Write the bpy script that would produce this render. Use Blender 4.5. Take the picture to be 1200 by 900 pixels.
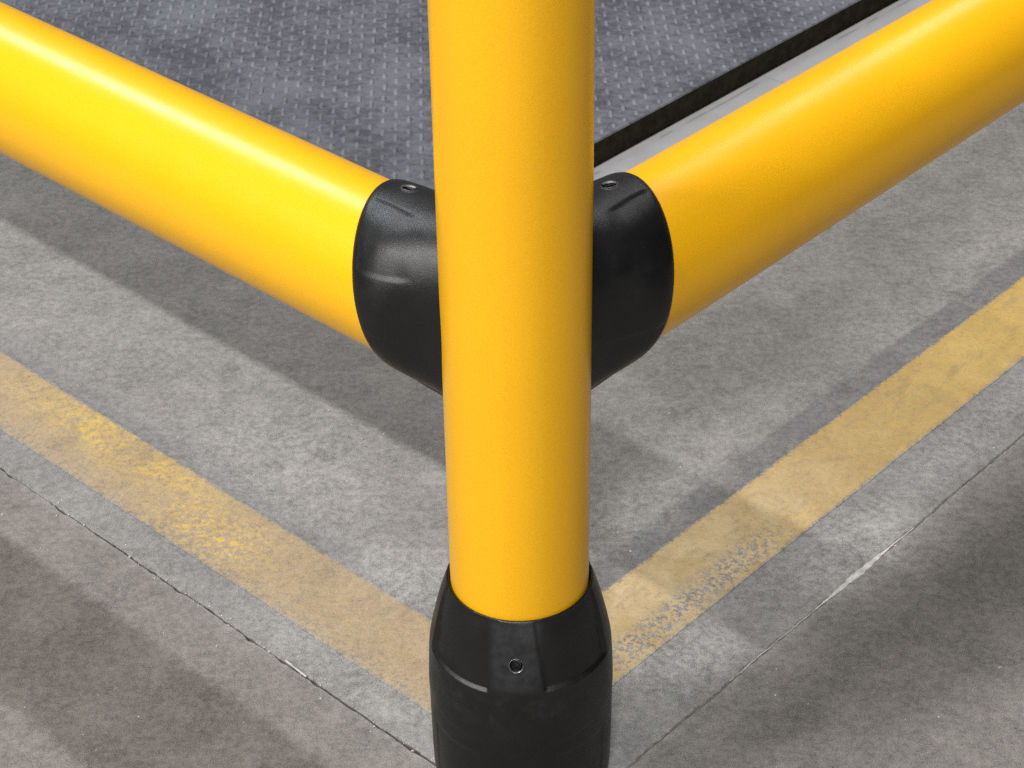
import bpy, bmesh, math, random
from mathutils import Vector, Matrix, noise

for o in list(bpy.data.objects):
    bpy.data.objects.remove(o)
sc = bpy.context.scene
COL = sc.collection
random.seed(7)

# ---------------------------------------------------------------- frame of the place
DL = Vector((-0.7288, 0.6847, 0.0))        # direction of the rail that leaves to the left
DR = Vector((0.6847, 0.7288, 0.0))         # direction of the rail that leaves to the right
Z = Vector((0, 0, 1))
H_RAIL = 0.5236                            # axis of both rails above the floor
R_POST = 0.0625
R_RAIL = 0.0700
def P(l, r, z=0.0):
    return DL * l + DR * r + Z * z

# ---------------------------------------------------------------- camera
cam = bpy.data.cameras.new('camera')
cam.lens = 69.87; cam.sensor_width = 36.0; cam.sensor_fit = 'HORIZONTAL'
cam.clip_start = 0.05; cam.clip_end = 200
co = bpy.data.objects.new('camera', cam); COL.objects.link(co)
rt = Vector((0.9999, -0.0089, -0.0129)); up = Vector((0.0156, 0.5679, 0.8229)); fw = Vector((0.0, 0.823, -0.568))
fw.normalize(); rt = (rt - fw * rt.dot(fw)).normalized(); up = rt.cross(fw)
M = Matrix((rt, up, -fw)).transposed().to_4x4()
M.translation = Vector((-0.0041, -1.3769, 1.42))
co.matrix_world = M
cam.dof.use_dof = False
sc.camera = co

# ---------------------------------------------------------------- world: dim grey of a warehouse roof
w = bpy.data.worlds.new('World'); sc.world = w; w.use_nodes = True
bg = w.node_tree.nodes['Background']
bg.inputs['Color'].default_value = (0.90, 0.95, 1.0, 1); bg.inputs['Strength'].default_value = 0.018

sc.view_settings.view_transform = 'Standard'
sc.view_settings.look = 'None'
sc.view_settings.exposure = 0.0
sc.view_settings.gamma = 1.0
sc.view_settings.use_curve_mapping = False
sc.cycles.use_denoising = False
sc.cycles.max_bounces = 6
sc.cycles.sample_clamp_indirect = 4.0

# ---------------------------------------------------------------- lamps: roof luminaires above the aisle, plus added fill lamps
ROOF = 8.0
def luminaire(sl, sr, E, color, long=1.3, wide=0.32):
    """a strip luminaire under the roof, or an added fill lamp; (sl, sr) is how far a shadow moves per metre of height"""
    pos = P(-sl * ROOF, -sr * ROOF, ROOF)
    L = bpy.data.lights.new('roof_or_fill_lamp', 'AREA')
    L.shape = 'RECTANGLE'; L.size = long; L.size_y = wide
    d = pos.length; cs = pos.z / d
    zd = pos.normalized(); zz = (zd - DL * zd.dot(DL)).normalized()   # long side stays level, along the left rail
    L.energy = E * math.pi * d * d / (cs * zz.dot(zd))
    L.color = color
    o = bpy.data.objects.new('roof_or_fill_lamp', L); COL.objects.link(o)
    xx = DL
    yy = zz.cross(xx)
    m = Matrix((xx, yy, zz)).transposed().to_4x4(); m.translation = pos
    o.matrix_world = m
E0 = 4.75
WARM = (1.0, 0.970, 0.935)
luminaire(+0.58, +0.723, 0.28 * E0, WARM, 1.2, 0.16)              # row behind the camera
luminaire(-0.34, +0.723, 0.29 * E0, WARM, 1.2, 0.16)
luminaire(-0.34, -0.346, 0.215 * E0, (1.0, 0.98, 0.96), 1.2, 0.15)  # row over the left rail
luminaire(-1.12, -0.346, 0.100 * E0, (0.88, 0.94, 1.0), 5.6, 0.26)
luminaire(-0.34, +1.327, 0.085 * E0, WARM, 1.2, 0.25)              # far row behind the camera
luminaire(+0.03, +1.290, 0.070 * E0, WARM, 1.2, 0.25)
luminaire(+2.30, +1.700, 0.030 * E0, WARM, 3.0, 1.0)              # low fill lamp added to even out the sides of the post
luminaire(-0.75, -1.600, 0.018 * E0, (0.97, 0.98, 1.0), 3.5, 4.5)   # broad lamp added to brighten the top of the right rail

# ---------------------------------------------------------------- node helpers
class NT:
    def __init__(s, name):
        s.m = bpy.data.materials.new(name); s.m.use_nodes = True
        s.t = s.m.node_tree; s.t.nodes.clear()
        s.out = s.t.nodes.new('ShaderNodeOutputMaterial')
        s.b = s.t.nodes.new('ShaderNodeBsdfPrincipled')
        s.t.links.new(s.b.outputs[0], s.out.inputs[0])
        s.pos = s.t.nodes.new('ShaderNodeNewGeometry').outputs['Position']
    def put(s, sock, v):
        if hasattr(v, 'is_output'):
            s.t.links.new(v, sock)
        else:
            if sock.type == 'RGBA' and len(v) == 3: v = (*v, 1)
            sock.default_value = v
    def math(s, op, a, b=0.0, c=0.0, clamp=False):
        n = s.t.nodes.new('ShaderNodeMath'); n.operation = op; n.use_clamp = clamp
        s.put(n.inputs[0], a); s.put(n.inputs[1], b)
        if len(n.inputs) > 2: s.put(n.inputs[2], c)
        return n.outputs[0]
    def dot(s, v):
        n = s.t.nodes.new('ShaderNodeVectorMath'); n.operation = 'DOT_PRODUCT'
        s.t.links.new(s.pos, n.inputs[0]); n.inputs[1].default_value = v
        return n.outputs['Value']
    def vec(s, x, y, z=0.0):
        n = s.t.nodes.new('ShaderNodeCombineXYZ')
        for i, v in enumerate((x, y, z)): s.put(n.inputs[i], v)
        return n.outputs[0]
    def noise(s, scale, detail=3, rough=0.55, vec=None, dist=0.0):
        n = s.t.nodes.new('ShaderNodeTexNoise')
        n.inputs['Scale'].default_value = scale; n.inputs['Detail'].default_value = detail
        n.inputs['Roughness'].default_value = rough; n.inputs['Distortion'].default_value = dist
        s.t.links.new(vec if vec is not None else s.pos, n.inputs['Vector'])
        return n.outputs['Fac']
    def voro(s, scale, vec=None):
        n = s.t.nodes.new('ShaderNodeTexVoronoi'); n.inputs['Scale'].default_value = scale
        s.t.links.new(vec if vec is not None else s.pos, n.inputs['Vector'])
        return n.outputs['Distance']
    def ramp(s, v, a, b, lo=0.0, hi=1.0):
        n = s.t.nodes.new('ShaderNodeMapRange'); n.interpolation_type = 'SMOOTHSTEP'
        s.put(n.inputs[0], v)
        for i, x in enumerate((a, b, lo, hi)): s.put(n.inputs[i + 1], x)
        return n.outputs[0]
    def mix(s, f, a, b, mode='MIX'):
        n = s.t.nodes.new('ShaderNodeMix'); n.data_type = 'RGBA'; n.blend_type = mode
        s.put(n.inputs[0], f); s.put(n.inputs[6], a); s.put(n.inputs[7], b)
        return n.outputs[2]
    def scale(s, col, f):
        n = s.t.nodes.new('ShaderNodeVectorMath'); n.operation = 'SCALE'
        s.put(n.inputs[0], col); s.put(n.inputs['Scale'], f)
        return n.outputs[0]
    def band(s, v, lo, hi, soft):
        return s.math('MULTIPLY', s.ramp(v, lo - soft, lo + soft), s.ramp(v, hi - soft, hi + soft, 1.0, 0.0))
    def blob(s, l, r, l0, r0, sl, sr):
        a = s.math('DIVIDE', s.math('SUBTRACT', l, l0), sl); b = s.math('DIVIDE', s.math('SUBTRACT', r, r0), sr)
        d = s.math('ADD', s.math('MULTIPLY', a, a), s.math('MULTIPLY', b, b))
        return s.ramp(d, 0.0, 1.0, 1.0, 0.0)
    def bump(s, h, dist, strength=1.0, prev=None):
        n = s.t.nodes.new('ShaderNodeBump'); n.inputs['Distance'].default_value = dist
        n.inputs['Strength'].default_value = strength
        s.t.links.new(h, n.inputs['Height'])
        if prev is not None: s.t.links.new(prev, n.inputs['Normal'])
        return n.outputs[0]
    def set(s, **k):
        for a, v in k.items(): s.put(s.b.inputs[a.replace('_', ' ')], v)

def concrete_color(n):
    l = n.dot(DL); r = n.dot(DR)
    wob = n.math('MULTIPLY', n.math('SUBTRACT', n.noise(35, 4), 0.5), 0.012)
    lw = n.math('ADD', l, wob); rw = n.math('ADD', r, wob)
    big = n.noise(3.2, 4, 0.6); mid = n.noise(17, 5, 0.65, dist=0.6); small = n.noise(120, 4, 0.75); clump = n.noise(46, 4, 0.7, dist=0.4); fine = n.noise(820, 2, 0.85)
    col = n.mix(n.ramp(big, 0.3, 0.7), (0.330, 0.318, 0.304), (0.293, 0.285, 0.275))
    # bluish dusty footprint of an older, wider marking between the joints and a bit inside
    footL = n.band(rw, -0.041, 0.150, 0.008); footR = n.band(lw, -0.064, 0.168, 0.008)
    foot = n.math('MAXIMUM', n.math('MULTIPLY', footL, n.ramp(l, -0.07, -0.05)), n.math('MULTIPLY', footR, n.ramp(r, -0.05, -0.03)))
    col = n.mix(n.math('MULTIPLY', foot, 0.6), col, (0.288, 0.287, 0.288))
    # dark left-over line along the inner side of the yellow paint
    dkR = n.math('MULTIPLY', n.band(lw, 0.112, 0.163, 0.005), n.ramp(r, 0.0, 0.12))
    dkR = n.math('MULTIPLY', dkR, n.ramp(mid, 0.30, 0.64, 0.20, 0.85))
    dkL = n.math('MULTIPLY', n.math('MAXIMUM', n.math('MULTIPLY', n.band(rw, 0.098, 0.130, 0.010), 0.45), n.math('MULTIPLY', n.band(rw, 0.1085, 0.1135, 0.0016), 0.8)), n.ramp(mid, 0.35, 0.65, 0.1, 0.8))
    col = n.mix(n.math('MAXIMUM', dkR, dkL), col, (0.172, 0.170, 0.174))
    # outside the joints the floor is browner, and darkened more to deepen shadow bands
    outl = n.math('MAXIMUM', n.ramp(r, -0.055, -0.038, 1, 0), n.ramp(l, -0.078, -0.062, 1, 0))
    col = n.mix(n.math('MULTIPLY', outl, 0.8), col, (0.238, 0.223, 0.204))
    # darker and paler areas at set places
    for (a, b, sa, sb, f) in ((-0.16, 0.62, 0.14, 0.30, 0.35), (0.42, 0.20, 0.10, 0.07, 0.3), (0.23, 0.92, 0.08, 0.25, 0.22)):
        col = n.mix(n.math('MULTIPLY', n.blob(l, r, a, b, sa, sb), n.ramp(mid, 0.35, 0.6, 0.2 * f, f)), col, (0.195, 0.182, 0.168))
    for (a, b, sa, sb, f) in ((-0.035, 0.50, 0.07, 0.13, 0.55), (-0.01, 0.24, 0.06, 0.09, 0.5), (0.30, 0.14, 0.10, 0.06, 0.5),
                              (0.19, 0.40, 0.06, 0.14, 0.35), (0.55, 0.19, 0.2, 0.10, 0.3), (0.26, 0.0, 0.2, 0.05, 0.3), (-0.02, 0.75, .04, .2, .3)):
        col = n.mix(n.math('MULTIPLY', n.blob(l, r, a, b, sa, sb), n.ramp(small, 0.3, 0.62, 0.35 * f, f)), col, (0.47, 0.465, 0.455))
    blot = n.math('MULTIPLY', n.ramp(n.noise(24, 5, 0.72, dist=0.3), 0.50, 0.66), n.ramp(n.noise(5, 2), 0.38, 0.60, 0.25, 1.0))
    col = n.mix(n.math('MULTIPLY', blot, 0.42), col, (0.190, 0.180, 0.170))
    # scuffs drawn out along the traffic
    st = n.noise(1.0, 3, 0.6, n.vec(n.math('MULTIPLY', l, 130.0), n.math('MULTIPLY', r, 14.0)))
    st2 = n.noise(1.0, 3, 0.6, n.vec(n.math('MULTIPLY', l, 12.0), n.math('MULTIPLY', r, 150.0)))
    v = n.math('ADD', n.math('ADD', n.ramp(mid, 0.28, 0.72, 0.92, 1.08), n.ramp(n.noise(8, 3, 0.6), 0.32, 0.68, -0.09, 0.08)), n.math('ADD', n.ramp(small, 0.32, 0.68, -0.20, 0.17), n.ramp(clump, 0.3, 0.7, -0.10, 0.09)))
    v = n.math('ADD', v, n.ramp(fine, 0.34, 0.66, -0.42, 0.40))
    v = n.math('ADD', v, n.ramp(st, 0.62, 0.8, 0.0, -0.05)); v = n.math('ADD', v, n.ramp(st2, 0.62, 0.8, 0.0, -0.05))
    # small pits and pale specks
    pit = n.ramp(n.voro(150), 0.03, 0.16, 0.6, 0.0); pit = n.math('MULTIPLY', pit, n.ramp(n.noise(26, 3), 0.47, 0.58))
    v = n.math('SUBTRACT', v, pit)
    col = n.scale(col, n.math('MULTIPLY', v, 0.69))
    spk = n.math('MULTIPLY', n.ramp(n.voro(60, n.vec(n.math('ADD', l, 3.3), r)), 0.03, 0.07, 0.8, 0.0), n.ramp(n.noise(23, 1), 0.58, 0.62))
    col = n.mix(spk, col, (0.45, 0.44, 0.43))
    return col, l, r, big, mid, small, fine

def concrete_bump(n, small, fine):
    h = n.math('ADD', n.math('MULTIPLY', small, 0.5), n.math('MULTIPLY', fine, 0.35))
    return n.bump(h, 0.0022, 0.55)

def mat_concrete():
    n = NT('concrete_floor')
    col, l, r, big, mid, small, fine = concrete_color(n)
    n.set(Base_Color=col, Roughness=n.ramp(mid, 0.3, 0.7, 0.62, 0.80), Normal=concrete_bump(n, small, fine))
    n.b.inputs['Specular IOR Level'].default_value = 0.3
    return n.m

def mat_stripe(side):
    n = NT('worn_yellow_paint_' + side)
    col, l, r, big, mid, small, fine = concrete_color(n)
    if side == 'along_left':
        a, q = l, r
        dusty_lit = 0.0
        fresh = n.math('MAXIMUM', n.math('MULTIPLY', n.blob(l, r, 0.74, 0.085, 0.27, 0.055), n.math('MULTIPLY', n.ramp(mid, 0.25, 0.55), n.ramp(small, 0.33, 0.56, 0.25, 1.0))),
                       n.math('MULTIPLY', n.blob(l, r, 0.53, 0.05, 0.13, 0.06), n.ramp(small, 0.47, 0.58)))
        cov = n.ramp(small, 0.25, 0.6, 0.44, 0.66)
        worn = (0.40, 0.275, 0.118); bright = (0.52, 0.345, 0.060)
        cov = n.math('MAXIMUM', cov, n.math('MULTIPLY', fresh, 0.9))
        flake = n.math('MULTIPLY', n.ramp(q, 0.0, 0.035, 0.5, 0.0), n.ramp(small, 0.42, 0.58, 1.0, 0.0))
    else:
        a, q = r, l
        fresh = n.math('MULTIPLY', n.blob(l, r, 0.04, 0.45, 0.03, 0.12), n.ramp(small, 0.44, 0.56))
        fresh = n.math('MAXIMUM', fresh, n.ramp(r, 0.5, 1.1, 0.0, 0.45))
        cov = n.ramp(small, 0.22, 0.55, 0.64, 0.90)
        dusty_lit = n.math('MULTIPLY', n.blob(l, r, 0.075, 0.36, 0.09, 0.34), n.ramp(mid, 0.3, 0.6, 0.2, 0.75))  # pale dust, with the lit patch between shadow bands painted in
        worn = (0.41, 0.282, 0.098); bright = (0.54, 0.345, 0.045)
        zone = n.math('MULTIPLY', n.band(l, 0.025, 0.062, 0.012), n.band(r, 0.17, 0.47, 0.06))
        flake = n.math('MULTIPLY', zone, n.ramp(n.noise(160, 4, 0.75), 0.45, 0.54, 1.0, 0.0))
        flake = n.math('MAXIMUM', flake, n.math('MULTIPLY', n.ramp(q, 0.018, 0.028, 0.8, 0.0), n.ramp(small, 0.45, 0.55, 1.0, 0.0)))
    drag = n.noise(1.0, 4, 0.65, n.vec(n.math('MULTIPLY', a, 9.0), n.math('MULTIPLY', q, 120.0)))
    cov = n.math('SUBTRACT', cov, n.ramp(drag, 0.56, 0.75, 0.0, 0.22))
    e0, e1 = (0.005, 0.1075) if side == 'along_left' else (0.0205, 0.1245)
    rag = n.math('ADD', q, n.math('MULTIPLY', n.math('SUBTRACT', n.noise(140, 4, 0.75), 0.5), 0.018))
    cov = n.math('MULTIPLY', cov, n.band(rag, e0 + 0.0015, e1 - 0.0015, 0.0035))
    cov = n.math('SUBTRACT', cov, n.math('MULTIPLY', n.ramp(n.noise(210, 3, 0.8), 0.55, 0.66), 0.35), clamp=True)
    paint = n.mix(dusty_lit, n.mix(fresh, worn, bright), (0.46, 0.360, 0.205))
    paint = n.mix(n.ramp(n.noise(1.0, 4, 0.65, n.vec(n.math('MULTIPLY', l, 34.0), n.math('MULTIPLY', r, 16.0))), 0.52, 0.70, 0.0, 0.45), paint, (0.215, 0.150, 0.070))
    paint = n.scale(paint, n.math('ADD', n.ramp(mid, 0.3, 0.7, 0.9, 1.08), n.ramp(fine, 0.2, 0.8, -0.12, 0.12)))
    cov = n.math('MULTIPLY', cov, n.math('SUBTRACT', 1.0, flake), clamp=True)
    n.set(Base_Color=n.mix(cov, col, paint), Roughness=0.62, Normal=concrete_bump(n, small, fine))
    n.b.inputs['Specular IOR Level'].default_value = 0.35
    return n.m

def mat_plain(name, col, rough, spec=0.5, nscale=0, namp=0.0, bumpd=0.0, bscale=400, metal=0.0, bdetail=2):
    n = NT(name)
    c = col
    if nscale:
        c = n.scale(col, n.ramp(n.noise(nscale, 4, 0.6), 0.25, 0.75, 1 - namp, 1 + namp))
    n.set(Base_Color=c, Roughness=rough, Metallic=metal)
    n.b.inputs['Specular IOR Level'].default_value = spec
    if bumpd:
        n.set(Normal=n.bump(n.noise(bscale, bdetail), bumpd, 0.6))
    return n.m

def mat_yellow():
    n = NT('yellow_polymer')
    v = n.math('ADD', n.ramp(n.noise(6, 2), 0.3, 0.7, 0.985, 1.015), n.ramp(n.noise(850, 2, 0.85), 0.3, 0.7, -0.09, 0.09))
    scuff = n.math('MULTIPLY', n.ramp(n.voro(45), 0.0, 0.05, 0.25, 0.0), n.ramp(n.noise(11, 1), 0.60, 0.64))
    c = n.scale((0.89, 0.460, 0.008), v)
    c = n.mix(scuff, c, (0.55, 0.32, 0.02))
    rub = n.math('MULTIPLY', n.ramp(n.noise(1.0, 3, 0.6, n.vec(n.math('MULTIPLY', n.dot((1, 0.2, 0)), 60.0), n.math('MULTIPLY', n.dot((0.1, 0, 1)), 11.0))), 0.66, 0.76), n.ramp(n.noise(7, 2), 0.52, 0.62, 0.0, 0.22))
    c = n.mix(rub, c, (0.30, 0.20, 0.06))
    n.set(Base_Color=c, Roughness=n.ramp(n.noise(25, 3), 0.3, 0.7, 0.30, 0.34), Normal=n.bump(n.noise(260, 2, 0.6), 0.0004, 0.10))
    n.b.inputs['Specular IOR Level'].default_value = 0.4
    return n.m

def mat_black():
    n = NT('black_moulded_plastic')
    dust = n.ramp(n.noise(28, 4, 0.65), 0.45, 0.75, 0.0, 0.35)
    c = n.mix(dust, (0.0050, 0.0050, 0.0056), (0.011, 0.011, 0.012))
    sp = n.math('MULTIPLY', n.ramp(n.voro(150), 0.0, 0.09, 0.5, 0.0), n.ramp(n.noise(40, 1), 0.60, 0.66))
    c = n.mix(sp, c, (0.12, 0.12, 0.12))
    # dust rubbed into the raised tab and the lower shell of the post base
    l = n.dot((1, 0, 0)); zz = n.dot((0, 0, 1)); fr = n.dot((0, -1, 0))
    tab = n.math('MULTIPLY', n.math('MULTIPLY', n.band(l, -0.026, 0.017, 0.004), n.band(zz, 0.195, 0.262, 0.006)), n.ramp(fr, 0.0, 0.01))
    low = n.math('MULTIPLY', n.band(zz, 0.150, 0.190, 0.02), n.ramp(n.noise(34, 5, 0.7), 0.45, 0.66, 0.0, 0.8))
    c = n.mix(n.math('MULTIPLY', n.math('MAXIMUM', tab, low), n.ramp(n.noise(90, 4, 0.7), 0.3, 0.65, 0.2, 0.8)), c, (0.026, 0.027, 0.031))
    n.set(Base_Color=c, Roughness=n.ramp(n.noise(40, 3), 0.3, 0.7, 0.37, 0.45),
          Normal=n.bump(n.noise(1100, 2, 0.6), 0.0004, 0.5, n.bump(n.noise(60, 3), 0.0012, 0.2)))
    n.b.inputs['Specular IOR Level'].default_value = 0.5
    return n.m

def mat_mat(name, dark, pale):
    n = NT(name)
    m1 = n.noise(9, 4, 0.6); m2 = n.noise(70, 4, 0.7); f = n.noise(600, 2, 0.7)
    c = n.mix(n.ramp(n.math('ADD', n.math('MULTIPLY', m1, 0.5), n.math('MULTIPLY', m2, 0.5)), 0.36, 0.62), dark, pale)
    c = n.scale(c, n.ramp(f, 0.2, 0.8, 0.75, 1.25))
    n.set(Base_Color=c, Roughness=0.58, Normal=n.bump(f, 0.001, 0.5))
    n.b.inputs['Specular IOR Level'].default_value = 0.35
    return n.m

def mat_strip():
    n = NT('pale_grey_plate')
    l = n.dot(DL); r = n.dot(DR)
    c = n.scale((0.255, 0.259, 0.268), n.math('ADD', n.ramp(n.noise(14, 4), 0.3, 0.7, 0.93, 1.05), n.ramp(n.noise(500, 2), 0.2, 0.8, -0.07, 0.07)))
    # broken scratch that runs parallel to the mat edge
    wob = n.math('MULTIPLY', n.math('SUBTRACT', n.noise(7, 3), 0.5), 0.006)
    line = n.band(n.math('ADD', l, wob), 0.7425, 0.7465, 0.0012)
    gap = n.ramp(n.noise(1.0, 3, 0.6, n.vec(n.math('MULTIPLY', r, 14.0), 0.3)), 0.44, 0.56)
    c = n.mix(n.math('MULTIPLY', n.math('MULTIPLY', line, gap), 0.6), c, (0.14, 0.14, 0.14))
    n.set(Base_Color=c, Roughness=0.5)
    return n.m

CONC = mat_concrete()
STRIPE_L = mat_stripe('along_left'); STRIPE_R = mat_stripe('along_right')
YEL = mat_yellow(); BLK = mat_black()
DIRT = mat_plain('joint_dirt', (0.075, 0.066, 0.055), 0.95, 0.1, 180, 0.5, 0.002, 300)
DUST = mat_plain('pale_joint_dust', (0.23, 0.222, 0.21), 0.95, 0.1, 90, 0.45, 0.002, 300)
FILL = mat_plain('white_filler', (0.46, 0.45, 0.435), 0.85, 0.2, 120, 0.25, 0.001, 300)
MAT = mat_mat('grey_rubber', (0.047, 0.050, 0.062), (0.122, 0.128, 0.148))
STUD = mat_mat('scuffed_rubber_studs', (0.088, 0.093, 0.109), (0.168, 0.175, 0.196))
EDGE = mat_plain('dark_rubber_edge', (0.021, 0.018, 0.011), 0.85, 0.15, 60, 0.45, 0.002, 300)
PLATE = mat_strip()
STEEL = mat_plain('dark_steel_screw', (0.035, 0.035, 0.037), 0.35, 0.5, 0, 0, 0, 0, 1.0)
RING = mat_plain('bare_steel_washer', (0.33, 0.33, 0.34), 0.38, 0.5, 0, 0, 0, 0, 1.0)
WORN = mat_plain('grey_screw_rim', (0.20, 0.20, 0.205), 0.5, 0.5, 0, 0, 0, 0, 0.6)
HOLE = mat_plain('socket_black', (0.006, 0.006, 0.006), 0.6, 0.3)

# ---------------------------------------------------------------- object helpers
def obj(name, bm, mat, parent=None, smooth=True):
    me = bpy.data.meshes.new(name)
    bmesh.ops.recalc_face_normals(bm, faces=bm.faces)
    bm.to_mesh(me); bm.free()
    me.materials.append(mat)
    if smooth:
        me.polygons.foreach_set('use_smooth', [True] * len(me.polygons))
    o = bpy.data.objects.new(name, me); COL.objects.link(o)
    if parent: o.parent = parent
    return o
def thing(name, label, cat, loc=(0, 0, 0), group=None):
    o = bpy.data.objects.new(name, None); COL.objects.link(o)
    o.location = loc; o['label'] = label; o['category'] = cat; o.empty_display_size = 0.05
    if group: o['group'] = group
    return o
def grid(rows, closed=True, cap_start=None, cap_end=None):
    bm = bmesh.new()
    vs = [[bm.verts.new(p) for p in row] for row in rows]
    n = len(rows[0])
    for a, b in zip(vs, vs[1:]):
        for i in range(n if closed else n - 1):
            j = (i + 1) % n
            bm.faces.new((a[i], a[j], b[j], b[i]))
    for cap, ring in ((cap_start, vs[0]), (cap_end, vs[-1])):
        if cap is not None:
            c = bm.verts.new(cap)
            for i in range(n):
                bm.faces.new((ring[i], ring[(i + 1) % n], c))
    return bm
def sst(a, b, x):
    t = min(1, max(0, (x - a) / (b - a))); return t * t * (3 - 2 * t)
def interp(tab, x):
    if x <= tab[0][0]: return tab[0][1]
    for (x0, y0), (x1, y1) in zip(tab, tab[1:]):
        if x <= x1:
            t = (x - x0) / (x1 - x0); return y0 + (y1 - y0) * t
    return tab[-1][1]
def smooth_tab(tab, x, h):
    return sum(interp(tab, x + k * h) for k in (-2, -1, 0, 1, 2)) / 5

# ---------------------------------------------------------------- floor: two slabs with open joints between them
JL, JR = -0.0415, -0.066      # joint along the left rail lies at r = JL, joint along the right rail at l = JR
def jit(s, seed, amp):
    v = noise.noise(Vector((s * 38.0, seed, 0))) * amp + noise.noise(Vector((s * 150.0, seed + 5, 0))) * amp * 0.6
    c = noise.noise(Vector((s * 21.0, seed + 9, 3.0)))
    return v + max(0, c - 0.28) * amp * 5.0
FAR = 8.0
bm = bmesh.new()
bmesh.ops.create_grid(bm, x_segments=1, y_segments=1, size=FAR * 1.6, matrix=Matrix.Translation((0, 0, -0.010)))
floor = obj('floor', bm, DIRT, None, False); floor['kind'] = 'structure'
def steps():
    s = []; x = 0.0
    while x < 2.4:
        s.append(x); x += 0.0026
    return s + [3.0, 4.5, FAR]
def nz(s, f, k): return noise.noise(Vector((s * f, k, k * 0.37)))
def centre(s, k, amp):
    """the joint wanders a little about its line"""
    return sst(0.0, 0.1, s) * amp * (nz(s, 9, k) * 1.4 + nz(s, 33, k + 2) * 0.6 + nz(s, 120, k + 4) * 0.35)
def sst(a, b, x):
    t = min(1, max(0, (x - a) / (b - a))); return t * t * (3 - 2 * t)
def half(s, k, lo, wide, chip, side):
    open_ = sst(-0.25, 0.45, nz(s, 7, k + 11)) * (0.55 + 0.9 * abs(nz(s, 55, k + 12)))
    if k < 20: open_ = max(open_, sst(0.42, 0.30, s) * 0.8 if s > 0.30 else 0.8 * sst(0.02, 0.1, s))
    c = max(0, nz(s, 42, k + side * 3) - 0.22) + 0.5 * max(0, nz(s, 110, k + side * 5) - 0.25)
    return lo + wide * open_ + chip * c
def edge_line(inner):
    """joint edge polyline as (l, r) from far left along the joint to the corner and away to the far right"""
    sg = 1 if inner else -1
    pts = []
    for s in reversed(steps()):
        if s < 0.004: continue
        pts.append((JR + s, JL + centre(s, 5, 0.0013) + sg * half(s, 5, 0.0002, 0.0011, 0.0060, sg)))
    pts.append((JR + sg * 0.0006, JL + sg * 0.0008))
    for s in steps():
        if s < 0.004: continue
        pts.append((JR + centre(s, 25, 0.0016) + sg * half(s, 25, 0.0005, 0.0006, 0.0030, sg), JL + s))
    return pts
def slab(inner):
    e = edge_line(inner); n = len(e)
    bm = bmesh.new()
    sg = 1 if inner else -1
    def off(i, d):
        l, r = e[i]
        ol = d if i >= n // 2 else 0; orr = d if i <= n // 2 else 0
        return (l + sg * ol, r + sg * orr)
    # rows: lower edge, arris, top
    rows = [[P(*off(i, 0), -0.0085) for i in range(n)], [P(*off(i, 0), -0.0016) for i in range(n)],
            [P(*off(i, 0.0014 + 0.0010 * noise.noise(Vector((i * 0.31, 7, 0)))), 0) for i in range(n)]]
    vs = [[bm.verts.new(p) for p in row] for row in rows]
    for a, b in zip(vs, vs[1:]):
        for i in range(n - 1): bm.faces.new((a[i], a[i + 1], b[i + 1], b[i]))
    top = vs[2]
    # top surface as strips away from the joint, one fan per side
    if inner:
        c = bm.verts.new(P(FAR, FAR, 0))
        k = n // 2
        la = [bm.verts.new(P(e[i][0], 0.02 + JL, 0)) for i in range(0, k - 6)]
        lim = k - 6
        for i in range(lim - 1): bm.faces.new((top[i], top[i + 1], la[i + 1], la[i]))
        ra = [bm.verts.new(P(0.02 + JR, e[i][1], 0)) for i in range(k + 7, n)]
        for i in range(len(ra) - 1): bm.faces.new((top[k + 7 + i], top[k + 8 + i], ra[i + 1], ra[i]))
        d = bm.verts.new(P(FAR, 0.02 + JL, 0)); 
        bm.faces.new([top[i] for i in range(lim - 1, k + 8)] + [ra[0], la[-1]])
        bm.faces.new([la[i] for i in range(len(la))] + [ra[i] for i in range(len(ra))] + [c])
    else:
        k = n // 2
        W = 0.03
        la = [bm.verts.new(P(e[i][0], JL - W, 0)) for i in range(0, k)]
        for i in range(k - 1): bm.faces.new((top[i], top[i + 1], la[i + 1], la[i]))
        ra = [bm.verts.new(P(JR - W, e[i][1], 0)) for i in range(k + 1, n)]
        for i in range(len(ra) - 1): bm.faces.new((top[k + 1 + i], top[k + 2 + i], ra[i + 1], ra[i]))
        bm.faces.new([top[k - 1], top[k], top[k + 1], ra[0], la[-1]])
        a = bm.verts.new(P(FAR, -FAR, 0)); b = bm.verts.new(P(-FAR, -FAR, 0)); c = bm.verts.new(P(-FAR, FAR, 0))
        bm.faces.new(la + [b, a])
        bm.faces.new(ra + [c, b, la[-1]])
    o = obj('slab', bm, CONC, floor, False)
    return o
slab(True); slab(False)

def ribbon(name, along, a0, a1, w0, w1, z, mat, seed, amp=0.0009, step=0.004, parent=None):
    """thin strip on the floor with slightly uneven long edges; along = 'l' or 'r'"""
    bm = bmesh.new(); A = []; B = []
    s = a0; ss = []
    while s < min(a1, a0 + 2.6): ss.append(s); s += step
    ss.append(a1)
    for s in ss:
        q0 = w0 + noise.noise(Vector((s * 60, seed, 0))) * amp + noise.noise(Vector((s * 9, seed, 4))) * amp * 1.5
        q1 = w1 + noise.noise(Vector((s * 60, seed + 3, 0))) * amp + noise.noise(Vector((s * 9, seed + 3, 4))) * amp * 1.5
        if along == 'l': A.append(bm.verts.new(P(s, q0, z))); B.append(bm.verts.new(P(s, q1, z)))
        else: A.append(bm.verts.new(P(q0, s, z))); B.append(bm.verts.new(P(q1, s, z)))
    for i in range(len(A) - 1): bm.faces.new((A[i], A[i + 1], B[i + 1], B[i]))
    return obj(name, bm, mat, parent, False)
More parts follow.
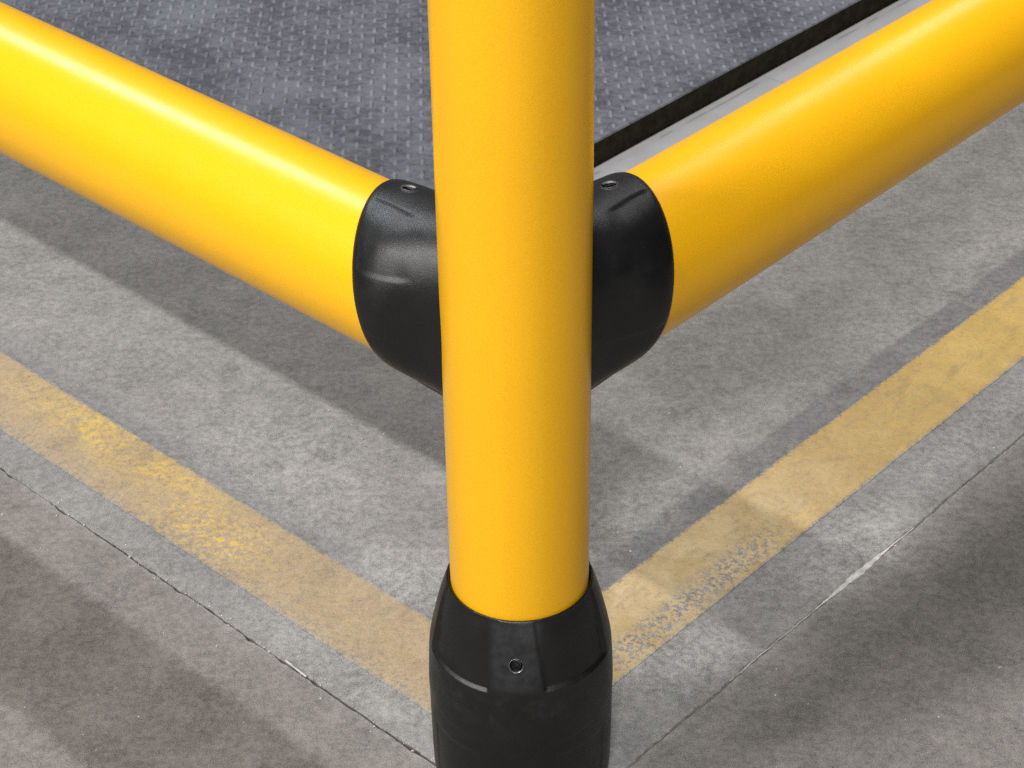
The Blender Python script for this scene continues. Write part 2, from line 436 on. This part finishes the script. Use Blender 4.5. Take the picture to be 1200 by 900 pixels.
# dust lying in the joint along the right rail
ribbon('joint_dust', 'r', JL + 0.01, 1.9, JR - 0.004, JR + 0.004, -0.0024, DUST, 2.0, parent=floor)
ribbon('joint_dirt', 'l', JR + 0.01, 2.2, JL - 0.009, JL + 0.009, -0.0036, DIRT, 4.0, parent=floor)
st = ribbon('painted_stripe', 'l', 0.126, 5.0, 0.0050, 0.1075, 0.0005, STRIPE_L, 11.0); st['kind'] = 'structure'
st['label'] = 'worn tan yellow floor stripe running to the left of the post'
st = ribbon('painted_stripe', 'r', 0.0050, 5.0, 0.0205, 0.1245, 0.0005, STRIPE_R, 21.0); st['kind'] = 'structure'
st['label'] = 'yellow floor stripe running to the right of the post'

# white filler pressed into the right joint
bm = bmesh.new(); A = []; B = []; C = []
for k in range(90):
    t = k / 89; s = 0.245 + t * 0.34
    wd = (0.0006 + 0.0042 * math.exp(-((s - 0.475) / 0.05) ** 2)) * (0.75 + 0.6 * noise.noise(Vector((s * 120, 3, 3)))) * (1 if noise.noise(Vector((s * 45, 8, 1))) > -0.35 or .42 < s < .53 else 0.25)
    wd = max(wd, 0.0002)
    c0 = JR + centre(s - JL, 25, 0.0016)
    A.append(bm.verts.new(P(c0 - wd, s, 0.0004))); B.append(bm.verts.new(P(c0, s, 0.0016))); C.append(bm.verts.new(P(c0 + wd * 1.1, s, 0.0004)))
for i in range(89):
    bm.faces.new((A[i], A[i + 1], B[i + 1], B[i])); bm.faces.new((B[i], B[i + 1], C[i + 1], C[i]))
obj('joint_filler', bm, FILL, floor)

# small white sliver lying in the left joint
sl = bmesh.new()
bmesh.ops.create_cube(sl, size=1.0, matrix=Matrix.Translation(P(0.2815, JL + centre(0.3475, 5, 0.0013), 0.0016)) @ Matrix((DL, DR, Z)).transposed().to_4x4() @ Matrix.Rotation(0.06, 4, 'Z') @ Matrix.Diagonal((0.034, 0.0022, 0.0016, 1)))
bmesh.ops.bevel(sl, geom=sl.edges[:], offset=0.0004, segments=2)
o = obj('sliver', sl, FILL); o['label'] = 'small white plastic sliver lying in the floor joint left of the post'; o['category'] = 'litter'

# grains of grit lying about
bm = bmesh.new()
rg = random.Random(3)
for k in range(260):
    l, r = (rg.uniform(-0.3, 0.75), rg.uniform(-0.3, 1.2))
    if abs(l) < 0.1 and abs(r) < 0.1: continue
    if rg.random() < 0.35: r = JL + rg.gauss(0, 0.006)
    if l > 0.55 and r > 0.5: continue
    sz = 0.0005 + 0.0009 * rg.random() ** 2
    m = Matrix.Translation(P(l, r, sz * 0.5)) @ Matrix.Rotation(rg.uniform(0, 6), 4, 'Z') @ Matrix.Diagonal((sz * rg.uniform(0.8, 1.6), sz, sz * 0.8, 1))
    bmesh.ops.create_icosphere(bm, subdivisions=1, radius=1.0, matrix=m)
o = obj('grit', bm, FILL, None, False); o['kind'] = 'stuff'

# ---------------------------------------------------------------- studded mat behind the barrier
MT = 0.040
ML0, ML1, MR0, MR1 = 0.763, 3.4, 0.60, 3.4
mat = thing('rubber_mat', 'grey studded rubber mat with dark edge lying behind the yellow rails', 'mat', P(ML0, MR0, 0))
def local(o, ref):
    o.matrix_parent_inverse = Matrix.Translation(-Vector(ref.location))
bm = bmesh.new()
q = [P(ML0 + 0.004, MR0 + 0.004, MT), P(ML1, MR0 + 0.004, MT), P(ML1, MR1, MT), P(ML0 + 0.004, MR1, MT)]
q2 = [P(ML0 + 0.002, MR0 + 0.002, MT - 0.002), P(ML1, MR0 + 0.002, MT - 0.002), P(ML1, MR1, MT - 0.002), P(ML0 + 0.002, MR1, MT - 0.002)]
a = [bm.verts.new(p) for p in q]; b = [bm.verts.new(p) for p in q2]
bm.faces.new(a)
for i in range(4): bm.faces.new((a[i], a[(i + 1) % 4], b[(i + 1) % 4], b[i]))
o = obj('mat_sheet', bm, MAT, mat, False); local(o, mat)
bm = bmesh.new()
def wallstrip(pts, prof):
    vs = [[bm.verts.new(P(l + dl_ * o_, r + dr_ * o_, z)) for (o_, z) in prof] for (l, r, dl_, dr_) in pts]
    for u, v in zip(vs, vs[1:]):
        for i in range(len(prof) - 1): bm.faces.new((u[i], u[i + 1], v[i + 1], v[i]))
prof = [(0.0, 0.0), (0.0, 0.004), (0.0012, 0.012), (0.0016, MT - 0.004), (0.003, MT - 0.0022)]
wallstrip([(ML0, MR1, 1, 0), (ML0, MR0, 1, 1), (ML1, MR0, 0, 1)], prof)
o = obj('mat_edge', bm, EDGE, mat, False); local(o, mat)
bm = bmesh.new()
PITCH = 0.0272
ua = (DL + DR).normalized(); ub = (DL - DR).normalized()
for i in range(70):
    for j in range(59):
        l = ML0 + 0.016 + i * PITCH; r = MR0 + 0.02 + j * PITCH
        if l > 2.75 or r > 2.25: continue
        if l * 0.62 + r * 0.6 > 2.3: continue
        k = 0.85 + 0.3 * random.random()
        c = P(l + random.uniform(-1, 1) * 0.0008, r + random.uniform(-1, 1) * 0.0008, MT)
        hh = 0.0022 * (0.6 + 0.6 * random.random())
        if i == 0: k *= 0.7
        rings = []
        for (la, lb, z) in ((0.0118, 0.0046, -0.0004), (0.0098, 0.0033, 0.55), (0.0060, 0.0017, 0.95)):
            rings.append([bm.verts.new(c + ua * (la * k * math.cos(t)) + ub * (lb * math.sin(t)) + Z * (z if z < 0 else z * hh)) for t in [x * math.pi / 4 for x in range(8)]])
        for A, B in zip(rings, rings[1:]):
            for x in range(8): bm.faces.new((A[x], A[(x + 1) % 8], B[(x + 1) % 8], B[x]))
        bm.faces.new(rings[-1])
o = obj('stud', bm, STUD, mat); local(o, mat); o['kind'] = 'stuff'

# pale flat plate along the mat
pl = thing('floor_plate', 'pale grey flat floor strip between the dark mat edge and the right yellow rail', 'floor strip', P(0.68, MR0, 0))
for (r0, r1) in ((MR0, 1.3995), (1.4010, 3.4)):
    bm = bmesh.new()
    bmesh.ops.create_cube(bm, size=1.0, matrix=Matrix.Translation(P(0.6795, (r0 + r1) / 2, 0.002)) @ Matrix((DL, DR, Z)).transposed().to_4x4() @ Matrix.Diagonal((0.155, r1 - r0, 0.004, 1)))
    bmesh.ops.bevel(bm, geom=bm.edges[:], offset=0.0007, segments=1)
    o = obj('plate', bm, PLATE, pl, False); local(o, pl)

# ---------------------------------------------------------------- the barrier corner
bar = thing('safety_barrier', 'yellow tubular safety barrier corner with black sleeves and black post base on concrete', 'barrier')

def tube(name, a, d, length, rad, mat, x, y, seg=96, top=False):
    rows = []
    n = max(2, int(length / 0.05))
    for f in [0.0, 0.001 / length] + [i / n for i in range(1, n)] + [1 - 0.001 / length, 1.0]:
        c = a + d * (length * f)
        rows.append([c + x * (rad * math.cos(t)) + y * (rad * math.sin(t)) for t in [k * 2 * math.pi / seg for k in range(seg)]])
    bm = grid(rows, True, a, a + d * length)
    o = obj(name, bm, mat, bar)
    o.data.polygons.foreach_set('use_smooth', [len(p.vertices) == 4 for p in o.data.polygons])
    return o
tube('post', Vector((0, 0, 0.10)), Z, 0.80, R_POST, YEL, Vector((1, 0, 0)), Vector((0, 1, 0)))
tube('rail', P(0.106, 0, H_RAIL), DL, 2.55, R_RAIL, YEL, DR, Z)
tube('rail', P(0, 0.106, H_RAIL), DR, 2.55, R_RAIL, YEL, DL, Z)
# domed cap closing the post
rows = []
for (rad, z) in ((0.0632, 0.889), (0.0645, 0.891), (0.0645, 0.899), (0.062, 0.904), (0.05, 0.908), (0.025, 0.911)):
    rows.append([Vector((rad * math.cos(t), rad * math.sin(t), z)) for t in [k * math.pi / 32 for k in range(64)]])
obj('post_cap', grid(rows, True, None, Vector((0, 0, 0.912))), BLK, bar)

def angdiff(a, b):
    return (a - b + 180) % 360 - 180

def dense(a, b, n, centers):
    """parameter values from a to b, closer together round each centre (c, half width)"""
    xs = [a + (b - a) * i / n for i in range(n + 1)]
    for c, hw, m in centers:
        xs = [x for x in xs if abs(x - c) > hw] + [c - hw + 2 * hw * i / m for i in range(m + 1)]
    return sorted(xs)

def screw(center, nrm, tang, rad, parent, ringmat, drop):
    """socket screw sunk in a round hole: bright washer ring, dark head, hexagon socket"""
    nrm = nrm.normalized(); x = (tang - nrm * tang.dot(nrm)).normalized(); y = nrm.cross(x)
    def ring(r, h, n=40): return [center + x * (r * math.cos(t)) + y * (r * math.sin(t)) + nrm * h for t in [k * 2 * math.pi / n for k in range(n)]]
    rows = [ring(rad * 0.86, -0.0044), ring(rad * 0.86, -0.0030), ring(rad * 0.78, -0.0022), ring(rad * 0.62, -0.0019), ring(rad * 0.44, -0.0020)]
    s = obj('screw', grid(rows), STEEL, parent)
    hexr = [center + x * (rad * 0.44 * math.cos(t)) + y * (rad * 0.44 * math.sin(t)) for t in [k * math.pi / 3 for k in range(6)]]
    rows = [[p + nrm * -0.0020 for p in hexr], [p + nrm * -0.0041 for p in hexr]]
    bm = grid(rows, True, None, center - nrm * 0.0041)
    # flat land between the round head and the hexagon
    o = obj('socket', bm, HOLE, parent, False)
    rows = [ring(rad * 1.02, 0.0000), ring(rad * 1.06, 0.0005), ring(rad * 1.00, 0.0006), ring(rad * 0.95, -0.0010)]
    rows = [[p + nrm * -drop for p in row] for row in rows]
    obj('washer', grid(rows), ringmat, parent)

# -- sleeve round a rail: radius as a function of the distance u from its rim
SLEEVE = [(0.0, 0.0716), (0.0025, 0.0736), (0.006, 0.0748), (0.014, 0.0762), (0.030, 0.0776), (0.062, 0.0788), (0.10, 0.0794), (0.2, 0.0796)]
def rim_l(t):
    return 0.1445 + 0.0193 * math.sin(t) - 0.0300 * math.cos(t)
def saddle(q):
    return math.sqrt(0.0600 ** 2 - min(abs(q), 0.0515) ** 2)
def waist(q, l):
    """the flanks draw in gently towards the post"""
    return q * (1.0 - 0.38 * sst(0.112, 0.030, l))
def drop(h, l):
    """and the belly of the sleeve runs straight on, a little deeper"""
    return h * (1.0 + 0.24 * sst(0.112, 0.030, l) * sst(0.01, -0.06, h))
TABS = (101, 11, -79, -169)
def sleeve(d, out, hole_t, hole_u):
    ts = dense(-180, 180, 240, [(hole_t, 8.5, 50)])[:-1]
    us = [0.0, 0.0006, 0.0014, 0.0025, 0.004, 0.006] + dense(0.008, 0.110, 60, [(hole_u, 0.011, 44), (0.062, 0.005, 14)])
    rows = []
    def surf(t, u, holes=True):
        R = smooth_tab(SLEEVE, u, 0.0012 if u > 0.003 else 0.0003)
        # four raised tabs; the fields between them lie a little deeper up to the ridge
        dd = min(abs(angdiff(t, k)) for k in TABS)
        hw = 19 + 40 * u
        rec = sst(hw, hw + 1.7, dd) * (1 - sst(hw + 2, hw + 22, dd)) * sst(0.003, 0.012, u) * (1 - sst(0.0470, 0.0660, u))
        R -= 0.0017 * rec * (0.55 + 0.45 * u / 0.06)
        if holes:
            m = ((t - hole_t) * math.pi / 180 * 0.078) ** 2 + (u - hole_u) ** 2
            rr = math.sqrt(m)
            R += 0.0005 * sst(0.0105, 0.0080, rr) if rr > 0.0078 else 0.0005
            R -= 0.0047 * (1 - sst(0.0066, 0.0076, rr))
        return R
    def pt(t, u, holes=True):
        tr = math.radians(t)
        R = surf(t, u, holes)
        q = R * math.cos(tr)
        end = saddle(q)
        l = max(rim_l(tr) - u, end)
        return d * l + out * waist(q, l) + Z * (H_RAIL + drop(R * math.sin(tr), l))
    rows.append([d * (rim_l(math.radians(t)) - 0.004) + out * (0.0703 * math.cos(math.radians(t))) + Z * (H_RAIL + 0.0703 * math.sin(math.radians(t))) for t in ts])
    rows.append([d * (rim_l(math.radians(t)) - 0.0004) + out * (0.0705 * math.cos(math.radians(t))) + Z * (H_RAIL + 0.0705 * math.sin(math.radians(t))) for t in ts])
    for u in us: rows.append([pt(t, u) for t in ts])
    for f in (0.35, 0.7, 1.0):
        row = []
        for t in ts:
            tr = math.radians(t); R = surf(t, 0.11, False); q = R * math.cos(tr)
            end = saddle(q)
            u0 = min(0.11, rim_l(tr) - end); l0 = rim_l(tr) - u0
            l = l0 + (end - l0) * f
            row.append(d * l + out * waist(q, l) + Z * (H_RAIL + drop(R * math.sin(tr), l)))
        rows.append(row)
    # closed end that disappears into the post
    rows.append([d * 0.040 + out * (0.045 * math.cos(math.radians(t))) + Z * (H_RAIL + 0.045 * math.sin(math.radians(t))) for t in ts])
    o = obj('sleeve', grid(rows), BLK, bar)
    tr = math.radians(hole_t)
    c = pt(hole_t, hole_u, False)
    nrm = out * math.cos(tr) + Z * math.sin(tr)
    screw(c, nrm, d, 0.0070, o, WORN, 0.0004)
    return o
sleeve(DL, -DR, 103.5, 0.0317)
sleeve(DR, -DL, 100.5, 0.0357)

# -- base cup of the post: radius as a function of the height above the floor
CUP = [(0.0, 0.0770), (0.004, 0.0792), (0.015, 0.0822), (0.035, 0.0847), (0.060, 0.0855), (0.110, 0.0860), (0.150, 0.0858), (0.180, 0.0845),
       (0.192, 0.0836), (0.205, 0.0812), (0.223, 0.0772), (0.240, 0.0731), (0.254, 0.0687), (0.2605, 0.0662)]
def front(a):      # direction at angle a (degrees) from the camera side, positive to the right
    t = math.radians(a); return Vector((math.sin(t), -math.cos(t), 0))
def cup():
    ha, hz = -3.2, 0.2215
    as_ = dense(-180, 180, 300, [(ha, 6.5, 44)])[:-1]
    zs = dense(0.0, 0.2605, 120, [(hz, 0.009, 44), (0.192, 0.006, 16), (0.132, 0.004, 8)])
    rows = []
    def surf(a, z, holes=True):
        R = smooth_tab(CUP, z, 0.0016 if z > 0.004 else 0.0004)
        dd = min(abs(angdiff(a, k)) for k in (-3.2, 86.8, 176.8, -93.2))
        hw = 17.0 - 4.0 * sst(0.19, 0.26, z)
        ridge = 0.1925 + 0.0012 * math.sin(math.radians(a * 3 + 20))
        rec = sst(hw, hw + 1.8, dd) * sst(ridge - 0.0020, ridge + 0.0018, z)
        R -= 0.0032 * rec * (1 - 0.60 * sst(0.20, 0.262, z))
        # seam of the lower shell and shallow side fields
        R -= 0.0005 * (1 - sst(0.1305, 0.1335, z + 0.004 * math.cos(math.radians(a * 2))))
        R -= 0.0008 * sst(24, 26, dd) * (1 - sst(0.110, 0.114, z))
        if holes:
            rr = math.hypot((a - ha) * math.pi / 180 * 0.078, z - hz)
            R -= 0.0040 * (1 - sst(0.0058, 0.0067, rr))
        return R
    for z in zs: rows.append([front(a) * surf(a, z) + Z * z for a in as_])
    for (R, z) in ((0.0657, 0.2618), (0.0648, 0.2624), (0.0639, 0.2620), (0.0634, 0.2606), (0.0632, 0.250)):
        rows.append([front(a) * R + Z * z for a in as_])
    o = obj('post_base', grid(rows), BLK, bar)
    n = (front(ha) + Z * 0.45).normalized()
    screw(front(ha) * surf(ha, hz, False) + Z * hz, n, Z, 0.0062, o, RING, -0.0003)
    return o
cup()
